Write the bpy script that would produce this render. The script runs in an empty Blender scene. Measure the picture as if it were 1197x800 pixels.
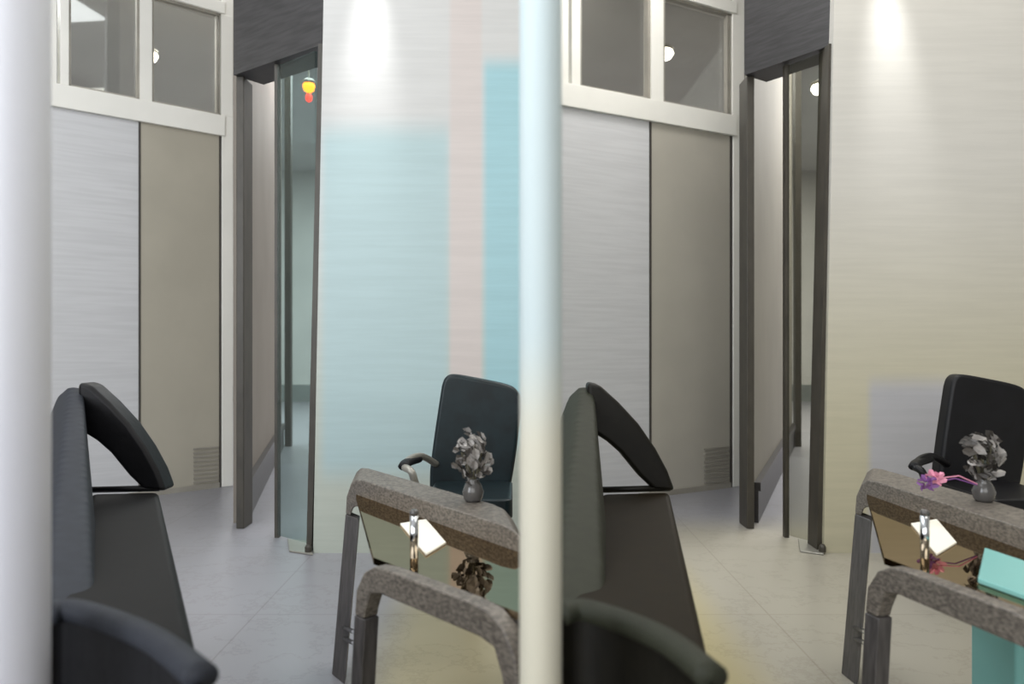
import bpy, bmesh, math, random
from mathutils import Vector
random.seed(7)
S = bpy.context.scene
C = S.collection
F, CX, CY, EYE = 900.0, 598.5, 400.0, 0.85

# ---------------------------------------------------------------- geometry helpers
def P(x, y, D):                       # pixel + depth -> world point
    return Vector(((x-CX)*D/F, D, EYE-(y-CY)*D/F))
def G(x, y, Z=0.0):                   # pixel on the horizontal plane at height Z
    return P(x, y, (EYE-Z)*F/(y-CY))
def XD(x, D): return (x-CX)*D/F
def ZD(y, D): return EYE-(y-CY)*D/F

def add_hull(bm, pts):
    vs = [bm.verts.new(p) for p in pts]
    r = bmesh.ops.convex_hull(bm, input=vs)
    dead = [e for e in r['geom_interior'] if isinstance(e, bmesh.types.BMVert)]
    if dead: bmesh.ops.delete(bm, geom=dead, context='VERTS')
def add_box(bm, lo, hi):
    add_hull(bm, [Vector((x, y, z)) for x in (lo[0], hi[0]) for y in (lo[1], hi[1]) for z in (lo[2], hi[2])])
def add_prism(bm, pts, off):
    off = Vector(off); n = len(pts)
    a = [bm.verts.new(p) for p in pts]; b = [bm.verts.new(Vector(p)+off) for p in pts]
    bm.faces.new(a); bm.faces.new(b[::-1])
    for i in range(n):
        j = (i+1) % n
        bm.faces.new((a[j], a[i], b[i], b[j]))
def add_wall(bm, p, q, z0, z1, t):     # upright slab from plan point p to q, thickness t to the far side
    p = Vector((p[0], p[1], 0)); q = Vector((q[0], q[1], 0)); d = (q-p).normalized()
    n = Vector((-d.y, d.x, 0))*t
    add_hull(bm, [Vector((v.x, v.y, z)) for v in (p, q, p+n, q+n) for z in (z0, z1)])
def add_tube(bm, path, r, seg=12, sq=1.0):
    path = [Vector(p) for p in path]; n = len(path); rings = []
    up0 = Vector((0.13, 0.21, 0.97)).normalized()
    for i, p in enumerate(path):
        t = (path[min(i+1, n-1)]-path[max(i-1, 0)]).normalized()
        u = t.cross(up0)
        if u.length < 1e-4: u = t.cross(Vector((1, 0, 0)))
        u.normalize(); v = u.cross(t)
        rr = r[i] if isinstance(r, (list, tuple)) else r
        rings.append([bm.verts.new(p+u*(math.cos(2*math.pi*k/seg)*rr)+v*(math.sin(2*math.pi*k/seg)*rr*sq)) for k in range(seg)])
    for a, b in zip(rings, rings[1:]):
        for k in range(seg):
            bm.faces.new((a[k], a[(k+1) % seg], b[(k+1) % seg], b[k]))
    bm.faces.new(rings[0][::-1]); bm.faces.new(rings[-1])
def add_lathe(bm, c, prof, seg=24):
    rings = [[bm.verts.new((c[0]+r*math.cos(2*math.pi*k/seg), c[1]+r*math.sin(2*math.pi*k/seg), c[2]+z)) for k in range(seg)] for r, z in prof]
    for a, b in zip(rings, rings[1:]):
        for k in range(seg):
            bm.faces.new((a[k], a[(k+1) % seg], b[(k+1) % seg], b[k]))
    bm.faces.new(rings[0][::-1]); bm.faces.new(rings[-1])
def smooth_path(pts, n=6):
    pts = [Vector(p) for p in pts]; out = []
    for i in range(len(pts)-1):
        p0 = pts[max(i-1, 0)]; p1 = pts[i]; p2 = pts[i+1]; p3 = pts[min(i+2, len(pts)-1)]
        for k in range(n):
            t = k/n
            out.append(0.5*((2*p1)+(p2-p0)*t+(2*p0-5*p1+4*p2-p3)*t*t+(3*p1-p0-3*p2+p3)*t**3))
    return out+[pts[-1]]
def bm_(): return bmesh.new()
def obj(name, bm, m, parent=None, bevel=0, seg=3, smooth=False, sub=0):
    bmesh.ops.remove_doubles(bm, verts=bm.verts, dist=1e-6)
    bmesh.ops.recalc_face_normals(bm, faces=bm.faces)
    if parent is not None:
        off = Vector((0, 0, 0)); q = parent
        while q is not None: off += q.location; q = q.parent
        bmesh.ops.translate(bm, verts=bm.verts, vec=-off)
    me = bpy.data.meshes.new(name); bm.to_mesh(me); bm.free()
    o = bpy.data.objects.new(name, me); C.objects.link(o); me.materials.append(m)
    if parent is not None: o.parent = parent
    if smooth or bevel or sub:
        for p in me.polygons: p.use_smooth = True
    if bevel:
        b = o.modifiers.new('bevel', 'BEVEL'); b.width = bevel; b.segments = seg; b.limit_method = 'ANGLE'; b.angle_limit = math.radians(28)
        b.harden_normals = True
    if sub:
        s = o.modifiers.new('sub', 'SUBSURF'); s.levels = sub; s.render_levels = sub
    return o
def thing(name, label, cat, loc, group=None):
    o = bpy.data.objects.new(name, None); C.objects.link(o); o.location = loc
    o.empty_display_size = .05
    o['label'] = label; o['category'] = cat
    if group: o['group'] = group
    return o
def tag(o, label, cat, group=None):
    o['label'] = label; o['category'] = cat
    if group: o['group'] = group
    return o
def struct(name, bm, m, parent=None, **k):
    o = obj(name, bm, m, parent, **k)
    if parent is None: o['kind'] = 'structure'
    return o

# ---------------------------------------------------------------- materials
def lin(c):
    return tuple(((v/255)/12.92 if v/255 <= .04045 else ((v/255+.055)/1.055)**2.4) for v in c)+(1,)
def newmat(name):
    m = bpy.data.materials.new(name); m.use_nodes = True
    nt = m.node_tree; b = nt.nodes['Principled BSDF']
    return m, nt, b
def N(nt, t, **k):
    n = nt.nodes.new(t)
    for a, v in k.items(): setattr(n, a, v)
    return n
def mixc(nt, fac, a, b, mode='MIX'):
    n = N(nt, 'ShaderNodeMix', data_type='RGBA', blend_type=mode)
    for i, v in ((0, fac), (6, a), (7, b)):
        if isinstance(v, (int, float)): n.inputs[i].default_value = v
        elif isinstance(v, tuple): n.inputs[i].default_value = v
        else: nt.links.new(v, n.inputs[i])
    return n.outputs[2]
def mth(nt, op, a, b=0.0):
    n = N(nt, 'ShaderNodeMath', operation=op)
    for i, v in ((0, a), (1, b)):
        if isinstance(v, (int, float)): n.inputs[i].default_value = v
        else: nt.links.new(v, n.inputs[i])
    return n.outputs[0]
def step(nt, s, lo, hi, inv=False):
    n = N(nt, 'ShaderNodeMapRange', interpolation_type='SMOOTHSTEP')
    nt.links.new(s, n.inputs[0]); n.inputs[1].default_value = lo; n.inputs[2].default_value = hi
    n.inputs[3].default_value = 1.0 if inv else 0.0; n.inputs[4].default_value = 0.0 if inv else 1.0
    return n.outputs[0]
def band(nt, s, lo, hi, soft):
    return mth(nt, 'MULTIPLY', step(nt, s, lo-soft, lo+soft), step(nt, s, hi-soft, hi+soft, True))
def coords(nt):
    t = N(nt, 'ShaderNodeTexCoord'); x = N(nt, 'ShaderNodeSeparateXYZ')
    nt.links.new(t.outputs['Object'], x.inputs[0])
    return t.outputs['Object'], x.outputs
def noise(nt, co, scale=(1, 1, 1), sc=4, det=4, rough=.55):
    mp = N(nt, 'ShaderNodeMapping'); nt.links.new(co, mp.inputs[0]); mp.inputs['Scale'].default_value = scale
    n = N(nt, 'ShaderNodeTexNoise'); nt.links.new(mp.outputs[0], n.inputs[0])
    n.inputs['Scale'].default_value = sc; n.inputs['Detail'].default_value = det; n.inputs['Roughness'].default_value = rough
    return n.outputs['Fac']
def grained(name, col, rough=.5, scale=(1, 1, 1), sc=6, amt=.12, spec=.5, metal=0, bump=0, dark=None):
    m, nt, b = newmat(name); co, _ = coords(nt)
    f = noise(nt, co, scale, sc)
    c = lin(col); d = lin(dark) if dark else tuple(v*(1-amt) for v in c[:3])+(1,)
    l = tuple(min(1, v*(1+amt)) for v in c[:3])+(1,)
    nt.links.new(mixc(nt, step(nt, f, .3, .7), d, l), b.inputs['Base Color'])
    b.inputs['Roughness'].default_value = rough; b.inputs['Specular IOR Level'].default_value = spec
    b.inputs['Metallic'].default_value = metal
    if bump:
        bp = N(nt, 'ShaderNodeBump'); bp.inputs['Strength'].default_value = bump; bp.inputs['Distance'].default_value = .01
        nt.links.new(f, bp.inputs['Height']); nt.links.new(bp.outputs[0], b.inputs['Normal'])
    return m
def emit(name, col, s):
    m, nt, b = newmat(name)
    b.inputs['Base Color'].default_value = lin(col); b.inputs['Emission Color'].default_value = lin(col); b.inputs['Emission Strength'].default_value = s
    return m
def glass(name, tint, gloss=.2, rough=.02, gcol=(235, 240, 240)):
    m, nt, b = newmat(name); nt.nodes.remove(b)
    t = N(nt, 'ShaderNodeBsdfTransparent'); t.inputs[0].default_value = lin(tint)
    g = N(nt, 'ShaderNodeBsdfGlossy'); g.inputs['Roughness'].default_value = rough; g.inputs[0].default_value = lin(gcol)
    mx = N(nt, 'ShaderNodeMixShader'); mx.inputs[0].default_value = gloss
    nt.links.new(t.outputs[0], mx.inputs[1]); nt.links.new(g.outputs[0], mx.inputs[2])
    nt.links.new(mx.outputs[0], nt.nodes['Material Output'].inputs[0])
    return m
DW = 3.1                               # depth of the two stone walls
def stone(name, base, zones, low=None):
    """wall stone with long horizontal veins; zones = tinted areas (x0,x1,y0,y1 on the wall, softness, colour)"""
    m, nt, b = newmat(name); co, xyz = coords(nt)
    c = lin(base)
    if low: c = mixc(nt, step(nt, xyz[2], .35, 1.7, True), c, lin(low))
    for x0, x1, y0, y1, s, col in zones:
        k = mth(nt, 'MULTIPLY', band(nt, xyz[0], XD(x0, DW), XD(x1, DW), s), band(nt, xyz[2], ZD(y1, DW), ZD(y0, DW), s*2.5))
        c = mixc(nt, k, c, lin(col))
    v1 = noise(nt, co, (.5, .5, 9), 5, 6, .65); v2 = noise(nt, co, (1.2, 1.2, 40), 4, 3)
    v = mth(nt, 'ADD', mth(nt, 'MULTIPLY', step(nt, v1, .32, .68), .6), mth(nt, 'MULTIPLY', v2, .4))
    g = mixc(nt, v, (.93, .93, .93, 1), (1.04, 1.04, 1.04, 1))
    nt.links.new(mixc(nt, 1.0, c, g, 'MULTIPLY'), b.inputs['Base Color'])
    b.inputs['Roughness'].default_value = .38; b.inputs['Specular IOR Level'].default_value = .35
    return m

M = {}
M['stone_1'] = stone('aqua veined stone', (192, 192, 190),
    [(376, 525, 150, 556, .03, (166, 187, 189)), (526, 563, -60, 470, .012, (194, 186, 182)),
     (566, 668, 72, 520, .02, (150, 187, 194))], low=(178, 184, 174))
M['stone_2'] = stone('cream veined stone', (194, 192, 186),
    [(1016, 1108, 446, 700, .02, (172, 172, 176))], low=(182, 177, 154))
M['panel_lav'] = grained('lavender veined panel', (200, 201, 203), .4, (.6, .6, 12), 5, .05)
M['panel_lav2'] = grained('grey veined panel', (206, 207, 209), .4, (.6, .6, 12), 5, .05)
M['panel_tan'] = grained('beige satin board', (172, 167, 153), .35, (1, 1, 1), 2, .05)
M['panel_tan2'] = grained('grey beige satin board', (180, 176, 165), .35, (1, 1, 1), 2, .05)
M['white'] = grained('white painted metal', (234, 233, 226), .4, sc=3, amt=.03)
M['groove'] = grained('dark gap', (66, 62, 58), .7)
M['louvre'] = grained('grey louvre', (150, 146, 136), .5)
M['bronze'] = grained('dark bronze frame', (58, 54, 46), .45, (3, 3, 1), 8, .2)
M['charcoal'] = grained('charcoal wood', (56, 55, 56), .45, (2, 2, 22), 4, .25)
M['skirt'] = grained('black skirting', (44, 41, 42), .35, (2, 2, 12), 4, .25)
M['corr_1'] = grained('corridor plaster', (128, 121, 112), .7, sc=2, amt=.06)
M['corr_2'] = grained('corridor plaster olive', (132, 128, 118), .7, sc=2, amt=.06)
M['end'] = grained('corridor end paint', (190, 190, 186), .7, sc=2, amt=.05)
M['shell'] = grained('room paint', (190, 188, 182), .8, sc=2, amt=.04)
M['ceil'] = grained('ceiling paint', (196, 196, 194), .8, sc=2, amt=.04)
M['glass_aqua'] = glass('aqua door glass', (222, 233, 232), .08, .03)
M['glass_grey'] = glass('grey door glass', (228, 228, 222), .08, .03)
M['transom'] = glass('transom glass', (236, 234, 230), .12, .03)
M['table_glass'] = glass('mirror table glass', (120, 112, 90), .72, .015, (200, 182, 156))
M['oak'] = grained('grey brown grained wood', (104, 98, 90), .5, (30, 30, 60), 4, .3, bump=.15, dark=(72, 67, 62))
M['legwood'] = grained('dark grained wood', (74, 71, 70), .45, (20, 20, 3), 5, .3)
M['chrome'] = grained('chrome', (205, 208, 212), .12, amt=.02, metal=1)
M['steel'] = grained('brushed steel', (150, 148, 140), .35, amt=.05, metal=.4)
M['blk1'] = grained('black leather', (12, 12, 15), .5, spec=.25, sc=40, amt=.2, bump=.1)
M['blk2'] = grained('brown black leather', (14, 12, 6), .5, spec=.25, sc=40, amt=.2, bump=.1)
M['slate1'] = grained('slate leather', (40, 43, 50), .65, spec=.25, sc=40, amt=.1)
M['slate2'] = grained('olive slate leather', (40, 42, 32), .65, spec=.25, sc=40, amt=.1)
M['seat1'] = grained('seat leather', (20, 19, 19), .6, spec=.12, sc=30, amt=.1)
M['seat2'] = grained('brown seat leather', (26, 20, 9), .6, spec=.12, sc=30, amt=.12)
M['chair1'] = grained('teal black leather', (13, 27, 31), .4, spec=.35, sc=25, amt=.3)
M['chair2'] = grained('black upholstery', (15, 15, 18), .45, spec=.3, sc=25, amt=.2)
M['paper'] = grained('white paper', (240, 236, 222), .6, amt=.02)
M['petal'] = grained('silver petal', (150, 146, 142), .35, sc=20, amt=.4)
M['petal_d'] = grained('dark petal', (70, 66, 62), .5, sc=20, amt=.4)
M['stem'] = grained('dry stem', (84, 80, 62), .7)
M['pink'] = grained('pink petal', (226, 150, 176), .5, amt=.15)
M['purple'] = grained('purple petal', (132, 84, 150), .5, amt=.15)
M['vase'] = grained('smoked vase', (80, 78, 76), .15, amt=.1)
M['aqua'] = grained('aqua plastic', (120, 178, 174), .4, sc=3, amt=.05)
M['aquad'] = grained('dark aqua plastic', (62, 116, 116), .4, sc=3, amt=.05)
M['glint_w'] = emit('white lamp', (255, 252, 242), 9)  # glow of reflected lights, put into emission
M['glint_o'] = emit('orange lamp', (255, 140, 30), 5)
M['glint_r'] = emit('red lamp', (255, 66, 50), 3)
# posts: pale column paint, second one aqua above chair height
def post_mat(name, low, up, z):
    m, nt, b = newmat(name); co, xyz = coords(nt)
    c = mixc(nt, step(nt, xyz[2], z-.07, z+.07), lin(low), lin(up))
    nt.links.new(c, b.inputs['Base Color']); b.inputs['Roughness'].default_value = .6
    return m
M['post1'] = post_mat('white post paint', (238, 240, 250), (240, 242, 250), .8)
M['post2'] = post_mat('cream and aqua post paint', (222, 219, 202), (205, 220, 222), .80)
# floor: pale stone tiles with warm and cool areas and fine veins
def floor_mat():
    m, nt, b = newmat('floor stone'); co, xyz = coords(nt)
    c = lin((142, 142, 148))
    def zone(c, x0, x1, y0, y1, s, col):
        k = mth(nt, 'MULTIPLY', band(nt, xyz[0], x0, x1, s), band(nt, xyz[1], y0, y1, s))
        return mixc(nt, k, c, lin(col))
    c = zone(c, .3, 4, .3, 3.6, .25, (157, 153, 141))
    c = zone(c, -.36, .2, .3, 2.6, .10, (170, 161, 132))
    c = zone(c, .40, .62, .9, 3.0, .10, (170, 160, 122))
    f = noise(nt, co, (1, 1, 1), 3, 8, .7)
    d = N(nt, 'ShaderNodeMath', operation='ABSOLUTE'); nt.links.new(mth(nt, 'SUBTRACT', f, .5), d.inputs[0])
    vein = step(nt, d.outputs[0], 0, .02)
    g = mixc(nt, vein, (.88, .87, .86, 1), (1, 1, 1, 1))
    br = N(nt, 'ShaderNodeTexBrick'); nt.links.new(co, br.inputs[0]); br.offset = 0
    br.inputs['Scale'].default_value = 1; br.inputs['Brick Width'].default_value = .8; br.inputs['Row Height'].default_value = .8
    br.inputs['Mortar Size'].default_value = .003; br.inputs['Color1'].default_value = (1, 1, 1, 1); br.inputs['Color2'].default_value = (.97, .97, .97, 1); br.inputs['Mortar'].default_value = (.82, .8, .78, 1)
    c = mixc(nt, 1.0, mixc(nt, 1.0, c, g, 'MULTIPLY'), br.outputs[0], 'MULTIPLY')
    nt.links.new(c, b.inputs['Base Color']); b.inputs['Roughness'].default_value = .32; b.inputs['Specular IOR Level'].default_value = .35
    return m
M['floor'] = floor_mat()

# ---------------------------------------------------------------- room shell
H = 3.3
b = bm_(); add_box(b, (-7, -3, -.1), (9, 11.2, 0)); struct('floor', b, M['floor'])
b = bm_(); add_box(b, (-7, -3, H), (9, 11.2, H+.1)); struct('ceiling', b, M['ceil'])
b = bm_(); add_box(b, (-7, 11, 0), (9, 11.2, H)); struct('wall_far', b, M['end'])
b = bm_(); add_box(b, (-6.9, 10.96, 0), (8.9, 11, .24)); struct('baseboard_far', b, grained('grey baseboard', (112, 118, 116), .5))
b = bm_(); add_box(b, (-3.2, -3, 0), (4.2, -2.8, H)); struct('wall_rear', b, M['shell'])
b = bm_(); add_box(b, (-3.3, -3, 0), (-3.1, 3.9, H)); struct('wall_left', b, M['shell'])
b = bm_(); add_box(b, (4.1, -3, 0), (4.3, 3.25, H)); struct('wall_right', b, M['shell'])
b = bm_(); add_box(b, (-7.2, 3.6, 0), (-7, 11.2, H)); struct('wall_far_left', b, M['end'])
b = bm_(); add_box(b, (9, 3.1, 0), (9.2, 11.2, H)); struct('wall_far_right', b, M['end'])

def bay(dx, k):
    """one bay: panelled partition with transom window, glazed corridor doorway, stone wall"""
    one = k == 1
    x = lambda v: v+dx
    # plan line of the panelled partition
    A = Vector((XD(x(65), 3.95), 3.95)); B = Vector((XD(x(271), 4.55), 4.55))
    d = (B-A).normalized(); n = Vector((-d.y, d.x))
    def at(px):                                             # plan point on the partition seen in column px
        r = (px-CX)/F                                       # X = r*Y
        t = (A.x-r*A.y)/(r*d.y-d.x)
        return A+d*t
    def slab(bm, p0, p1, z0, z1, t=.05, fwd=0.0):
        a, c = at(x(p0))-n*fwd, at(x(p1))-n*fwd
        add_wall(bm, a, c, z0, z1, t)
    zr0, zr1, zt0 = 2.055, 2.175, 2.77                      # transom rail and head
    # partition
    left = -90 if one else 40
    b = bm_(); slab(b, left, 162, 0, zr0); struct('wall_panel_left' if one else 'wall_panel_center', b, M['panel_lav' if one else 'panel_lav2'])
    b = bm_(); slab(b, 161.8, 164.2, 0, zr0, .04, .004); struct('trim_%d' % (1+10*k), b, M['groove'])
    dr = struct('door_%d' % (2*k-1), (lambda q: (slab(q, 164.5, 256, 0.0, zr0, .05), q)[1])(bm_()), M['panel_tan' if one else 'panel_tan2'])
    lv = bm_()
    for i in range(9): slab(lv, 226, 255, .04+i*.024, .05+i*.024, .008, .008)
    obj('louvre', lv, M['louvre'], dr)
    kb = bm_(); slab(kb, 150, 256, .0, .03, .015, .012); obj('threshold', kb, M['louvre'], dr)
    b = bm_(); slab(b, 256.2, 258.5, 0, zr0, .04, .004); struct('trim_%d' % (2+10*k), b, M['groove'])
    b = bm_(); slab(b, 258.8, 272, 0, H, .08, .01); struct('trim_%d' % (3+10*k), b, M['white'], bevel=.004)
    # transom window
    wf = bm_()
    slab(wf, left, 262, zr0, zr1, .09, .02)                 # sill rail
    slab(wf, left, 262, zt0, zt0+.07, .09, .02)             # head rail
    for p0, p1 in ((left, 66), (70, 80), (163, 177), (258, 271)): slab(wf, p0, p1, zr1, zt0, .07, .012)
    w = struct('window_%d' % k, wf, M['white'], bevel=.004)
    sash = bm_()
    for p0, p1 in ((80, 83), (160, 163), (177, 180), (253, 254.5), (256, 257.5)): slab(sash, p0, p1, zr1, zt0, .03, .002)
    for p0, p1 in ((80, 163), (177, 258)): slab(sash, p0, p1, zr1, zr1+.012, .03, .002); slab(sash, p0, p1, zt0-.012, zt0, .03, .002)
    obj('sash', sash, M['louvre'], w)
    for p0, p1 in ((80, 163), (177, 258)):
        g = bm_(); slab(g, p0, p1, zr1, zt0, .006, -.03); obj('pane', g, M['transom'], w)
    b = bm_(); slab(b, left, 271, zt0+.07, H, .05, 0); struct('wall_above_window_%d' % k, b, M['shell'])
    # corridor doorway
    zh = 2.06; DL, DR = 3.5, 3.12
    fx = lambda px, D: Vector((XD(x(px), D), D))
    b = bm_(); add_wall(b, fx(276, DL), fx(285, DL), 0, zh, .12); struct('trim_%d' % (4+10*k), b, M['bronze'], bevel=.004)
    b = bm_(); add_wall(b, fx(273, DL-.01), fx(383, DR-.01), zh, H, .16); struct('trim_%d' % (5+10*k), b, M['charcoal'])
    # slim slanted jamb against the stone wall
    b = bm_(); add_prism(b, [P(x(372), ZY(zh, DR), DR), P(x(382), ZY(zh, DR), DR), P(x(364), 645, DR), P(x(358), 645, DR)], (0, .1, 0))
    struct('trim_%d' % (6+10*k), b, M['bronze'])
    # corridor side wall and its skirting
    c0, c1 = fx(284.5, 3.62), fx(329, 6.25)
    b = bm_(); add_wall(b, c0, c1, 0, H, .045); struct('wall_corridor_%d' % k, b, M['corr_1' if one else 'corr_2'])
    dd = (c1-c0).normalized(); nn = Vector((dd.y, -dd.x))*.02
    b = bm_(); add_wall(b, c0+nn, c1+nn, 0, .15, .02); add_wall(b, c0+nn*1.5, c1+nn*1.5, .15, .19, .03)
    struct('baseboard_corridor_%d' % k, b, M['skirt'])
    b = bm_(); add_wall(b, c1+nn*1.2, c1+nn*1.2+Vector((.05, 0)), 0, H, .05); struct('trim_%d' % (7+10*k), b, M['bronze'])
    # glass door leaf standing in the opening, pivoted at the jamb
    dl, dr_ = fx(324, 3.34), fx(368, 3.17)
    q = bm_(); add_wall(q, dl, dr_, .012, zh-.01, .012)
    door = struct('door_%d' % (2*k), q, M['glass_aqua' if one else 'glass_grey'])
    q = bm_(); add_wall(q, dl-Vector((.012, 0)), dl+Vector((.006, 0)), .0, zh-.005, .03); obj('edge_strip', q, M['bronze'], door)
    q = bm_(); pv = G(x(362), 646); add_hull(q, [G(x(336), 632)+Vector((0, 0, h)) for h in (0, .008)]+[G(x(360), 634)+Vector((0, 0, h)) for h in (0, .008)]+[G(x(366), 650)+Vector((0, 0, h)) for h in (0, .008)]+[G(x(338), 646)+Vector((0, 0, h)) for h in (0, .008)])
    pl = obj('floor_plate', q, M['steel'], door, bevel=.003)
    q = bm_(); add_lathe(q, (pv.x, pv.y-.02, .008), [(.014, 0), (.014, .02), (.008, .03), (.002, .032)], 16); obj('pivot', q, M['bronze'], pl)
    # stone wall
    xe = 640 if one else 1420
    b = bm_()
    add_prism(b, [P(x(384), -500, DW), P(xe, -500, DW), P(xe, 647, DW), P(x(366), 647, DW)], (0, .12, 0))
    for v in b.verts:
        v.co.z = max(0.0, min(H, v.co.z))
    struct('wall_stone_left' if one else 'wall_stone_right', b, M['stone_1' if one else 'stone_2'])
def ZY(z, D): return CY-(z-EYE)*F/D
bay(0, 1); bay(597, 2)

# posts close to the lens
b = bm_(); r = .040; add_lathe(b, (XD(8, .8), .8, 0), [(r, 0), (r, H)], 40); struct('trim_1', b, M['post1'], smooth=True)
b = bm_(); r = .022; add_lathe(b, (XD(632, .8), .8, 0), [(r, 0), (r, H)], 40); struct('trim_2', b, M['post2'], smooth=True)

# ---------------------------------------------------------------- furniture
def armchair(dx, k, label):
    one = k == 1; x = lambda v: v+dx
    blk, slate, seat = (M['blk1'], M['slate1'], M['seat1']) if one else (M['blk2'], M['slate2'], M['seat2'])
    g0 = G(x(140), 650, .46)
    t = thing('armchair', label, 'armchair', (g0.x, g0.y, 0), 'black armchairs in the foreground')
    top = [G(x(106), 577, .46), G(x(186), 575, .46), G(x(238), 790, .46), G(x(56), 742, .46)]
    q = bm_(); add_prism(q, top, (0, 0, -.13)); obj('seat', q, seat, t, bevel=.015)
    inn = [Vector((c.x*.9+g0.x*.1, c.y*.9+g0.y*.1, .33)) for c in top]
    q = bm_(); add_prism(q, inn, (0, 0, -.18)); obj('base', q, blk, t, bevel=.01)
    for c in inn:
        q = bm_(); cc = c*.9+Vector((g0.x, g0.y, .33))*.1; add_lathe(q, (cc.x, cc.y, 0), [(.014, 0), (.018, .16)], 16); obj('leg', q, M['chrome'], t, smooth=True)
    # backrest: padded wedge rising to the far end
    q = bm_()
    rim = [(82, 450, 2.04), (97, 453, 2.04), (100, 505, 2.02), (108, 578, 1.98), (114, 640, 1.6), (112, 718, 1.16), (48, 722, 1.12), (58, 610, 1.5), (65, 520, 1.86), (71, 478, 2.0)]
    front = [P(x(a), c, e) for a, c, e in rim]
    add_hull(q, front+[p+Vector((-.045 if one else -.03, .02, -.03)) for p in front])
    o = obj('backrest', q, slate, t, smooth=True)
    rm = o.modifiers.new('remesh', 'REMESH'); rm.mode = 'VOXEL'; rm.voxel_size = .008; rm.use_smooth_shade = True
    sm = o.modifiers.new('smooth', 'SMOOTH'); sm.factor = .5; sm.iterations = 8
    # far armrest: broad sling sloping down to the front of the seat
    q = bm_()
    outl = [(90, 447), (104, 450), (127, 471), (150, 496), (170, 525), (184, 551), (193, 575), (168, 574), (150, 557), (128, 530), (112, 516), (96, 506), (90, 490)]
    add_prism(q, [P(x(a), c, 1.99) for a, c in outl], (0, .07, 0)); obj('armrest', q, blk, t, bevel=.012)
    q = bm_(); add_tube(q, [P(x(100), 573, 2.0), P(x(186), 571, 2.0)], .008); obj('rail', q, blk, t, smooth=True)
    # near armrest: padded roll above a closed side
    path = smooth_path([G(x(58), 718, .53), G(x(84), 714, .53), G(x(130), 727, .53), G(x(185), 752, .53), G(x(236), 792, .53)], 6)
    q = bm_(); add_tube(q, path, .017, 16, .8); obj('armrest', q, slate, t, smooth=True)
    q = bm_()
    for a, c in zip(path, path[1:]):
        pass
    low = [Vector((p.x, p.y, .14)) for p in path]; up = [p+Vector((0, 0, -.005)) for p in path]
    n = len(path); off = Vector((0, -.012, 0))
    fa = [q.verts.new(p+off) for p in up]; fb = [q.verts.new(p+off) for p in low]; ba = [q.verts.new(p-off) for p in up]; bb = [q.verts.new(p-off) for p in low]
    for i in range(n-1):
        q.faces.new((fa[i], fa[i+1], fb[i+1], fb[i])); q.faces.new((ba[i+1], ba[i], bb[i], bb[i+1]))
        q.faces.new((fa[i+1], fa[i], ba[i], ba[i+1])); q.faces.new((fb[i], fb[i+1], bb[i+1], bb[i]))
    q.faces.new((fa[0], fb[0], bb[0], ba[0])); q.faces.new((fb[-1], fa[-1], ba[-1], bb[-1]))
    obj('side_panel', q, blk, t, smooth=False)
armchair(0, 1, 'black leather armchair with open sloping arm at the lower left corner, beside the white post')
armchair(597, 2, 'brownish black leather armchair with sloping arm, right of the cream post in the centre')

def guest_chair(dx, k, label):
    one = k == 1; x = lambda v: v+dx; m = M['chair1' if one else 'chair2']
    D = 2.5
    c = P(x(553), 560, 2.44)
    t = thing('guest_chair', label, 'chair', (c.x, c.y, 0), 'black chairs behind the coffee tables')
    q = bm_()
    out = smooth_path([(516, 452, 0), (520, 442, 0), (530, 438, 0), (560, 443, 0), (592, 450, 0), (604, 457, 0), (610, 470, 0), (607, 500, 0), (602, 540, 0), (596, 572, 0), (588, 590, 0), (550, 594, 0), (508, 588, 0), (502, 560, 0), (506, 520, 0), (511, 485, 0)], 4)
    add_prism(q, [P(x(v.x), v.y, D) for v in out], (0, .06, 0)); obj('backrest', q, m, t, bevel=.018, seg=4)
    q = bm_(); w = .125
    zs = .40
    add_hull(q, [Vector((c.x+a*w, yy, z)) for a in (-1, 1) for yy in (2.2, 2.5) for z in (zs-.06, zs)]); obj('seat', q, m, t, bevel=.02, seg=4)
    q = bm_(); add_lathe(q, (c.x, 2.44, 0), [(.085, 0), (.085, .012), (.03, .022), (.022, .03), (.022, zs-.05)], 28); obj('pedestal', q, M['bronze'], t, smooth=True)
    # curved arm on the left
    q = bm_(); add_tube(q, smooth_path([P(x(510), 543, 2.5), P(x(494), 534, 2.42), P(x(481), 536, 2.32), P(x(472), 545, 2.24), P(x(481), 552, 2.2), P(x(488), 570, 2.22), P(x(506), 588, 2.3)], 6), .011, 12); obj('armrest', q, M['steel'] if one else m, t, smooth=True)
    q = bm_(); add_tube(q, smooth_path([P(x(488), 537, 2.38), P(x(476), 541, 2.27), P(x(472), 546, 2.22)], 4), .017, 12, .7); obj('arm_pad', q, M['blk1'], t, smooth=True)
guest_chair(0, 1, 'teal black chair with rounded back behind the left table, beside the pink wall stripe')
guest_chair(597, 2, 'black chair with rounded back against the cream wall at the right edge')

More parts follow.
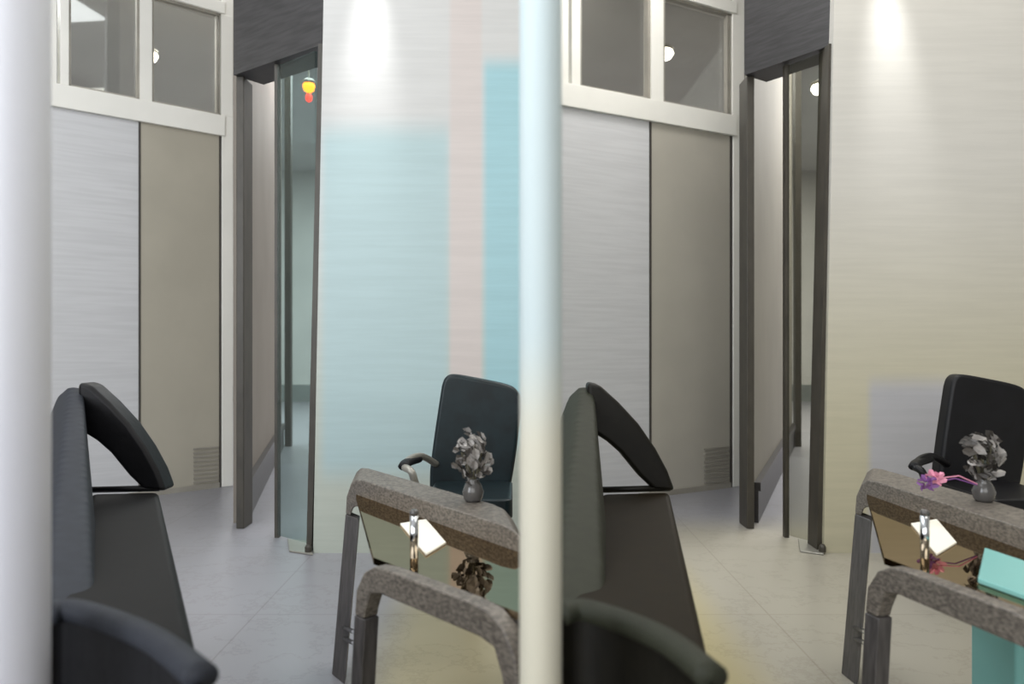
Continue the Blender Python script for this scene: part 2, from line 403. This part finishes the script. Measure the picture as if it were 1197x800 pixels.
ZT = .47
def coffee_table(dx, k, xr, label):
    """glass table on two bent wooden side frames running away to the right"""
    x = lambda v: v+dx
    def line(p, q, px):                 # point in column px on the line p-q at table height
        r = (px-CX)/F; t = (p.x-r*p.y)/(r*(q.y-p.y)-(q.x-p.x)); return p+(q-p)*t
    f0, f1 = G(x(410), 576, ZT), G(x(590), 640, ZT)
    n0, n1 = G(x(434), 652, ZT), G(x(600), 714, ZT)
    f1, n1 = line(f0, f1, xr-(5 if k == 1 else 0)), line(n0, n1, xr)
    c = (f0+n1)/2
    t = thing('coffee_table', label, 'table', (c.x, c.y, 0), 'glass tables on bent wood frames')
    q = bm_(); add_prism(q, [f0+Vector((.012, 0, 0)), f1, n1, n0+Vector((.004, 0, 0))], (0, 0, -.012)); obj('table_top', q, M['table_glass'], t)
    for a, b_, wdt, th, rise, sgn in ((f0, f1, .21, .068, .040, 1), (n0, n1, .03, .045, .004, -1)):
        dd = (b_-a).normalized(); nn = Vector((-dd.y, dd.x, 0))
        if nn.y*sgn < 0: nn = -nn
        nn = Vector((XD(x(417), f0.y+.19)-f0.x, .19, 0)) if sgn > 0 else nn.normalized()*wdt
        q = bm_(); L = (b_-a).length
        k0 = -.03 if sgn > 0 else -.008
        rail = [(k0, -.10), (k0+.006, -.055), (k0+.03, -.02), (k0+.06, -.004), (k0+.10, 0)]
        inner = [(k0+.03, -.10), (k0+.034, -.085), (k0+.05, -th-.006), (k0+.08, -th)]
        up = lambda s_, h: a+dd*s_+Vector((0, 0, h+rise))
        prof = [up(s_, h) for s_, h in rail]+[up(L-s_, h) for s_, h in reversed(rail)]
        lowr = [up(s_, h) for s_, h in inner]+[up(L-s_, h) for s_, h in reversed(inner)]
        add_prism(q, prof+lowr[::-1], nn)
        obj('side_rail', q, M['oak'], t, bevel=.004, seg=2)
        for e, s_ in ((a, 1), (b_, -1)):
            q = bm_(); p0 = e+dd*s_*k0+Vector((0, 0, rise-.10)); p1 = p0+dd*s_*(.075 if sgn > 0 else .034)
            nn2 = nn*min(1, .05/wdt)
            spl = Vector((-.035*s_ if sgn > 0 else -.02*s_, 0, 0))
            bot = [Vector((v.x, v.y, 0))+spl for v in (p0, p1, p1+nn2, p0+nn2)]
            add_hull(q, [p0, p1, p1+nn2, p0+nn2]+bot); obj('leg', q, M['legwood'], t, bevel=.003, seg=2)
    for h in (0, 13):
        q = bm_(); add_tube(q, [P(x(400), 733+h, 1.99), P(x(434), 747+h, 1.415)], .0055); obj('brace', q, M['chrome'], t, smooth=True)
coffee_table(0, 1, 619, 'glass topped coffee table with grey brown bent wood frame, left of the cream post')
coffee_table(597, 2, 1275, 'glass topped coffee table with grey brown bent wood frame, cut off by the right edge')

def petals(bm, c, n, R, s, seed, up=.4):
    rnd = random.Random(seed)
    for i in range(n):
        d = Vector((rnd.uniform(-1, 1), rnd.uniform(-1, 1), rnd.uniform(-.7, 1))).normalized()
        p = c+Vector((d.x*R[0], d.y*R[1], d.z*R[2]))*rnd.uniform(.5, 1)
        u = d.cross(Vector((rnd.random(), rnd.random(), rnd.random()))).normalized(); v = d.cross(u)
        pr = [(0, 0, 0), (.5, .35, .12), (1, .22, .2), (1.15, -.05, .1), (.85, -.35, .25), (.4, -.3, .1)]
        k = s*rnd.uniform(.7, 1.3)
        vs = [bm.verts.new(p+u*(a*k)+v*(b_*k)+d*(h*k)) for a, b_, h in pr]
        mid = bm.verts.new(p+u*(.55*k)+d*(-.08*k))
        for a, b_ in zip(vs, vs[1:]+vs[:1]): bm.faces.new((a, b_, mid))
def bouquet(dx, k, label):
    x = lambda v: v+dx
    base = G(x(553), 586, ZT+.0405)
    t = thing('flower_vase', label, 'flowers', base, 'silvery bouquets on the glass tables')
    q = bm_(); add_lathe(q, base, [(.016, 0), (.02, .006), (.023, .02), (.017, .036), (.012, .043), (.014, .047)], 20); obj('vase', q, M['vase'], t, smooth=True)
    q = bm_()
    for i in range(9):
        a = i*.7; tip = base+Vector((math.cos(a)*.026, math.sin(a)*.02, .08+.05*((i*37) % 10)/10))
        add_tube(q, [base+Vector((0, 0, .03)), base+Vector((math.cos(a)*.01, math.sin(a)*.008, .06)), tip], .0018, 6)
    obj('stems', q, M['stem'], t)
    q = bm_(); petals(q, base+Vector((.004, 0, .09)), 60, (.032, .026, .06), .022, 3+k); obj('petals', q, M['petal'], t)
    q = bm_(); petals(q, base+Vector((-.004, 0, .09)), 50, (.038, .024, .06), .02, 9+k); o = obj('leaves', q, M['petal_d'], t); o['label'] = 'dark leaves'
    if k == 2:
        for nm, px, py, m in (('pink_blossom', 1092, 560, M['pink']), ('purple_blossom', 1083, 566, M['purple'])):
            q = bm_(); p = P(px, py, base.y-.02); petals(q, p, 14, (.012, .012, .008), .016, 5)
            add_tube(q, [base+Vector((0, 0, .03)), (base+p)/2+Vector((0, 0, .03)), p], .0015, 6); o = obj(nm, q, m, t); o['label'] = nm.split('_')[0]+' blossom leaning left'
bouquet(0, 1, 'silvery grey bouquet in a small dark vase on the left glass table')
bouquet(597, 2, 'silvery bouquet with pink blossom in a small vase on the right glass table')

for dx, k in ((0, 1), (597, 2)):
    side = 'left' if k == 1 else 'right'
    x = lambda v: v+dx
    q = bm_(); add_prism(q, [G(x(468), 612, ZT+.004), G(x(498), 607, ZT+.004), G(x(521), 634, ZT+.004), G(x(498), 648, ZT+.004)], (0, 0, -.003))
    tag(obj('paper_sheet', q, M['paper']), 'white paper sheet lying on the %s glass table' % side, 'paper', 'white papers on the glass tables')
    p = G(x(484), 652, ZT)
    t = thing('pen_tube', 'slim chrome tube standing by the white paper on the %s table' % side, 'pen holder', p, 'chrome tubes on the glass tables')
    q = bm_(); add_lathe(q, p, [(.0075, 0), (.0075, .075), (.0065, .075), (.0065, .07)], 20); obj('tube', q, M['chrome'], t, smooth=True)
    q = bm_(); add_lathe(q, p+Vector((0, 0, .0755)), [(.008, -.0005), (.008, .006), (.005, .009)], 20); o = obj('cap', q, M['vase'], t, smooth=True); o['label'] = 'dark cap'

# aqua folder on the right table and aqua box below it
zf = ZT+.009; q = bm_(); add_prism(q, [G(1151, 640, zf), G(1217, 662, zf), G(1228, 706, zf), G(1143, 676, zf)], (0, 0, -.0085))
o = tag(obj('folder', q, M['aqua'], bevel=.002), 'pale aqua folder lying on the right glass table at the frame edge', 'folder')
q = bm_()
xa, xb = XD(1128, 1.78), XD(1290, 1.6)
add_hull(q, [Vector((a, yy, z)) for a, s in ((xa, 1), (xb, -1)) for yy in (1.6, 1.76) for z in (0, .27)])
t = thing('storage_box', 'pale aqua storage box on the floor under the right table', 'box', ((xa+xb)/2, 1.7, 0))
obj('body', q, M['aqua'], t, bevel=.012)
q = bm_(); add_hull(q, [Vector((a, yy, z)) for a in (xa-.006, xb+.006) for yy in (1.592, 1.768) for z in (.25, .275)]); obj('lid', q, M['aqua'], t, bevel=.005)

# lights reflected in the glass, stood in for by added hanging lamps behind it
def lamp(px, py, D, w, label, red=False):
    p = P(px, py, D)
    t = thing('lamp_reflection', label, 'lamp', (p.x, p.y, p.z))
    q = bm_(); add_tube(q, [p+Vector((0, 0, .03)), Vector((p.x, p.y, H))], .006, 8); obj('rod', q, M['steel'], t)
    q = bm_(); add_lathe(q, p, [(w*.6, .035), (w, .02), (w, .0)], 24); obj('housing', q, M['steel'], t, smooth=True)
    q = bm_(); add_lathe(q, p, [(w*.9, 0), (w*1.0, -.02), (w*.8, -.05), (w*.3, -.065)], 24); o = obj('glow', q, M['glint_o' if red else 'glint_w'], t, smooth=True)
    if red:
        o['label'] = 'orange reflected bulb'
        q = bm_(); add_lathe(q, p, [(w*.3, -.07), (w*.55, -.09), (w*.5, -.12), (w*.1, -.135)], 20); o = obj('lower_glow', q, M['glint_r'], t, smooth=True); o['label'] = 'red reflected bulb'
lamp(172, 62, 5.6, .075, 'white ceiling lamp reflected in the left transom window')
lamp(773, 60, 5.6, .09, 'bright white ceiling lamp reflected in the middle transom window')
lamp(962, 100, 5.6, .085, 'white ceiling lamp reflected in the right corridor glass door')
lamp(361, 98, 5.6, .045, 'small lamp reflected orange and red in the left corridor door glass', True)

# ---------------------------------------------------------------- lights
def area(loc, size, power, col=(1, 1, 1), rot=(0, 0, 0), sy=None):
    l = bpy.data.lights.new('area', 'AREA'); l.energy = power; l.size = size; l.color = col
    if sy: l.shape = 'RECTANGLE'; l.size_y = sy
    o = bpy.data.objects.new('area_light', l); C.objects.link(o); o.location = loc; o.rotation_euler = rot
def spot(loc, to, power, ang, col=(1, 1, 1), blend=.8):
    l = bpy.data.lights.new('spot', 'SPOT'); l.energy = power; l.spot_size = math.radians(ang); l.spot_blend = blend; l.color = col; l.shadow_soft_size = .05
    o = bpy.data.objects.new('wall_spot_light', l); C.objects.link(o); o.location = loc
    o.rotation_euler = (Vector(to)-Vector(loc)).to_track_quat('-Z', 'Y').to_euler()
area((-1.5, 1.6, 3.25), 1.6, 60, (.96, .98, 1), sy=3)
area((1.5, 1.6, 3.25), 1.6, 52, (1, .97, .9), sy=3)
area((-.4, -2.6, 1.9), 4, 85, (1, 1, 1), (math.radians(84), 0, 0), 2)  # fill light added behind the camera, no fixture there
area((.85, 3.5, 3.25), 1.0, 26, (1, .98, .96), sy=.5)  # small light added to brighten the middle partition
area((-2.7, -1.2, 1.7), 1.6, 85, (.9, .94, 1), (math.radians(88), 0, math.radians(-60)), 2)  # cool side light added at the left, standing for an unseen window
area((-2.4, 6.8, 3.25), 3, 360, (.98, 1, 1), sy=5)
area((3.2, 6.8, 3.25), 3, 360, (1, .98, .94), sy=5)
spot((XD(431, 3.0), 2.97, 2.55), (XD(431, 3.1), 3.1, 1.95), 46, 26, blend=1)
spot((XD(1042, 3.0), 2.97, 2.55), (XD(1042, 3.1), 3.1, 1.95), 46, 26, blend=1)
w = bpy.data.worlds.new('world'); S.world = w; w.use_nodes = True
w.node_tree.nodes['Background'].inputs[0].default_value = (.8, .82, .85, 1); w.node_tree.nodes['Background'].inputs[1].default_value = .3

# ---------------------------------------------------------------- camera
cd = bpy.data.cameras.new('camera'); cam = bpy.data.objects.new('camera', cd); C.objects.link(cam)
cam.location = (0, 0, EYE); cam.rotation_euler = (math.pi/2, 0, 0)
cd.sensor_width = 36; cd.lens = F*36/1197; cd.clip_start = .02
cd.dof.use_dof = True; cd.dof.focus_distance = 2.4; cd.dof.aperture_fstop = 3.2
S.camera = cam
S.view_settings.view_transform = 'Standard'; S.view_settings.look = 'None'
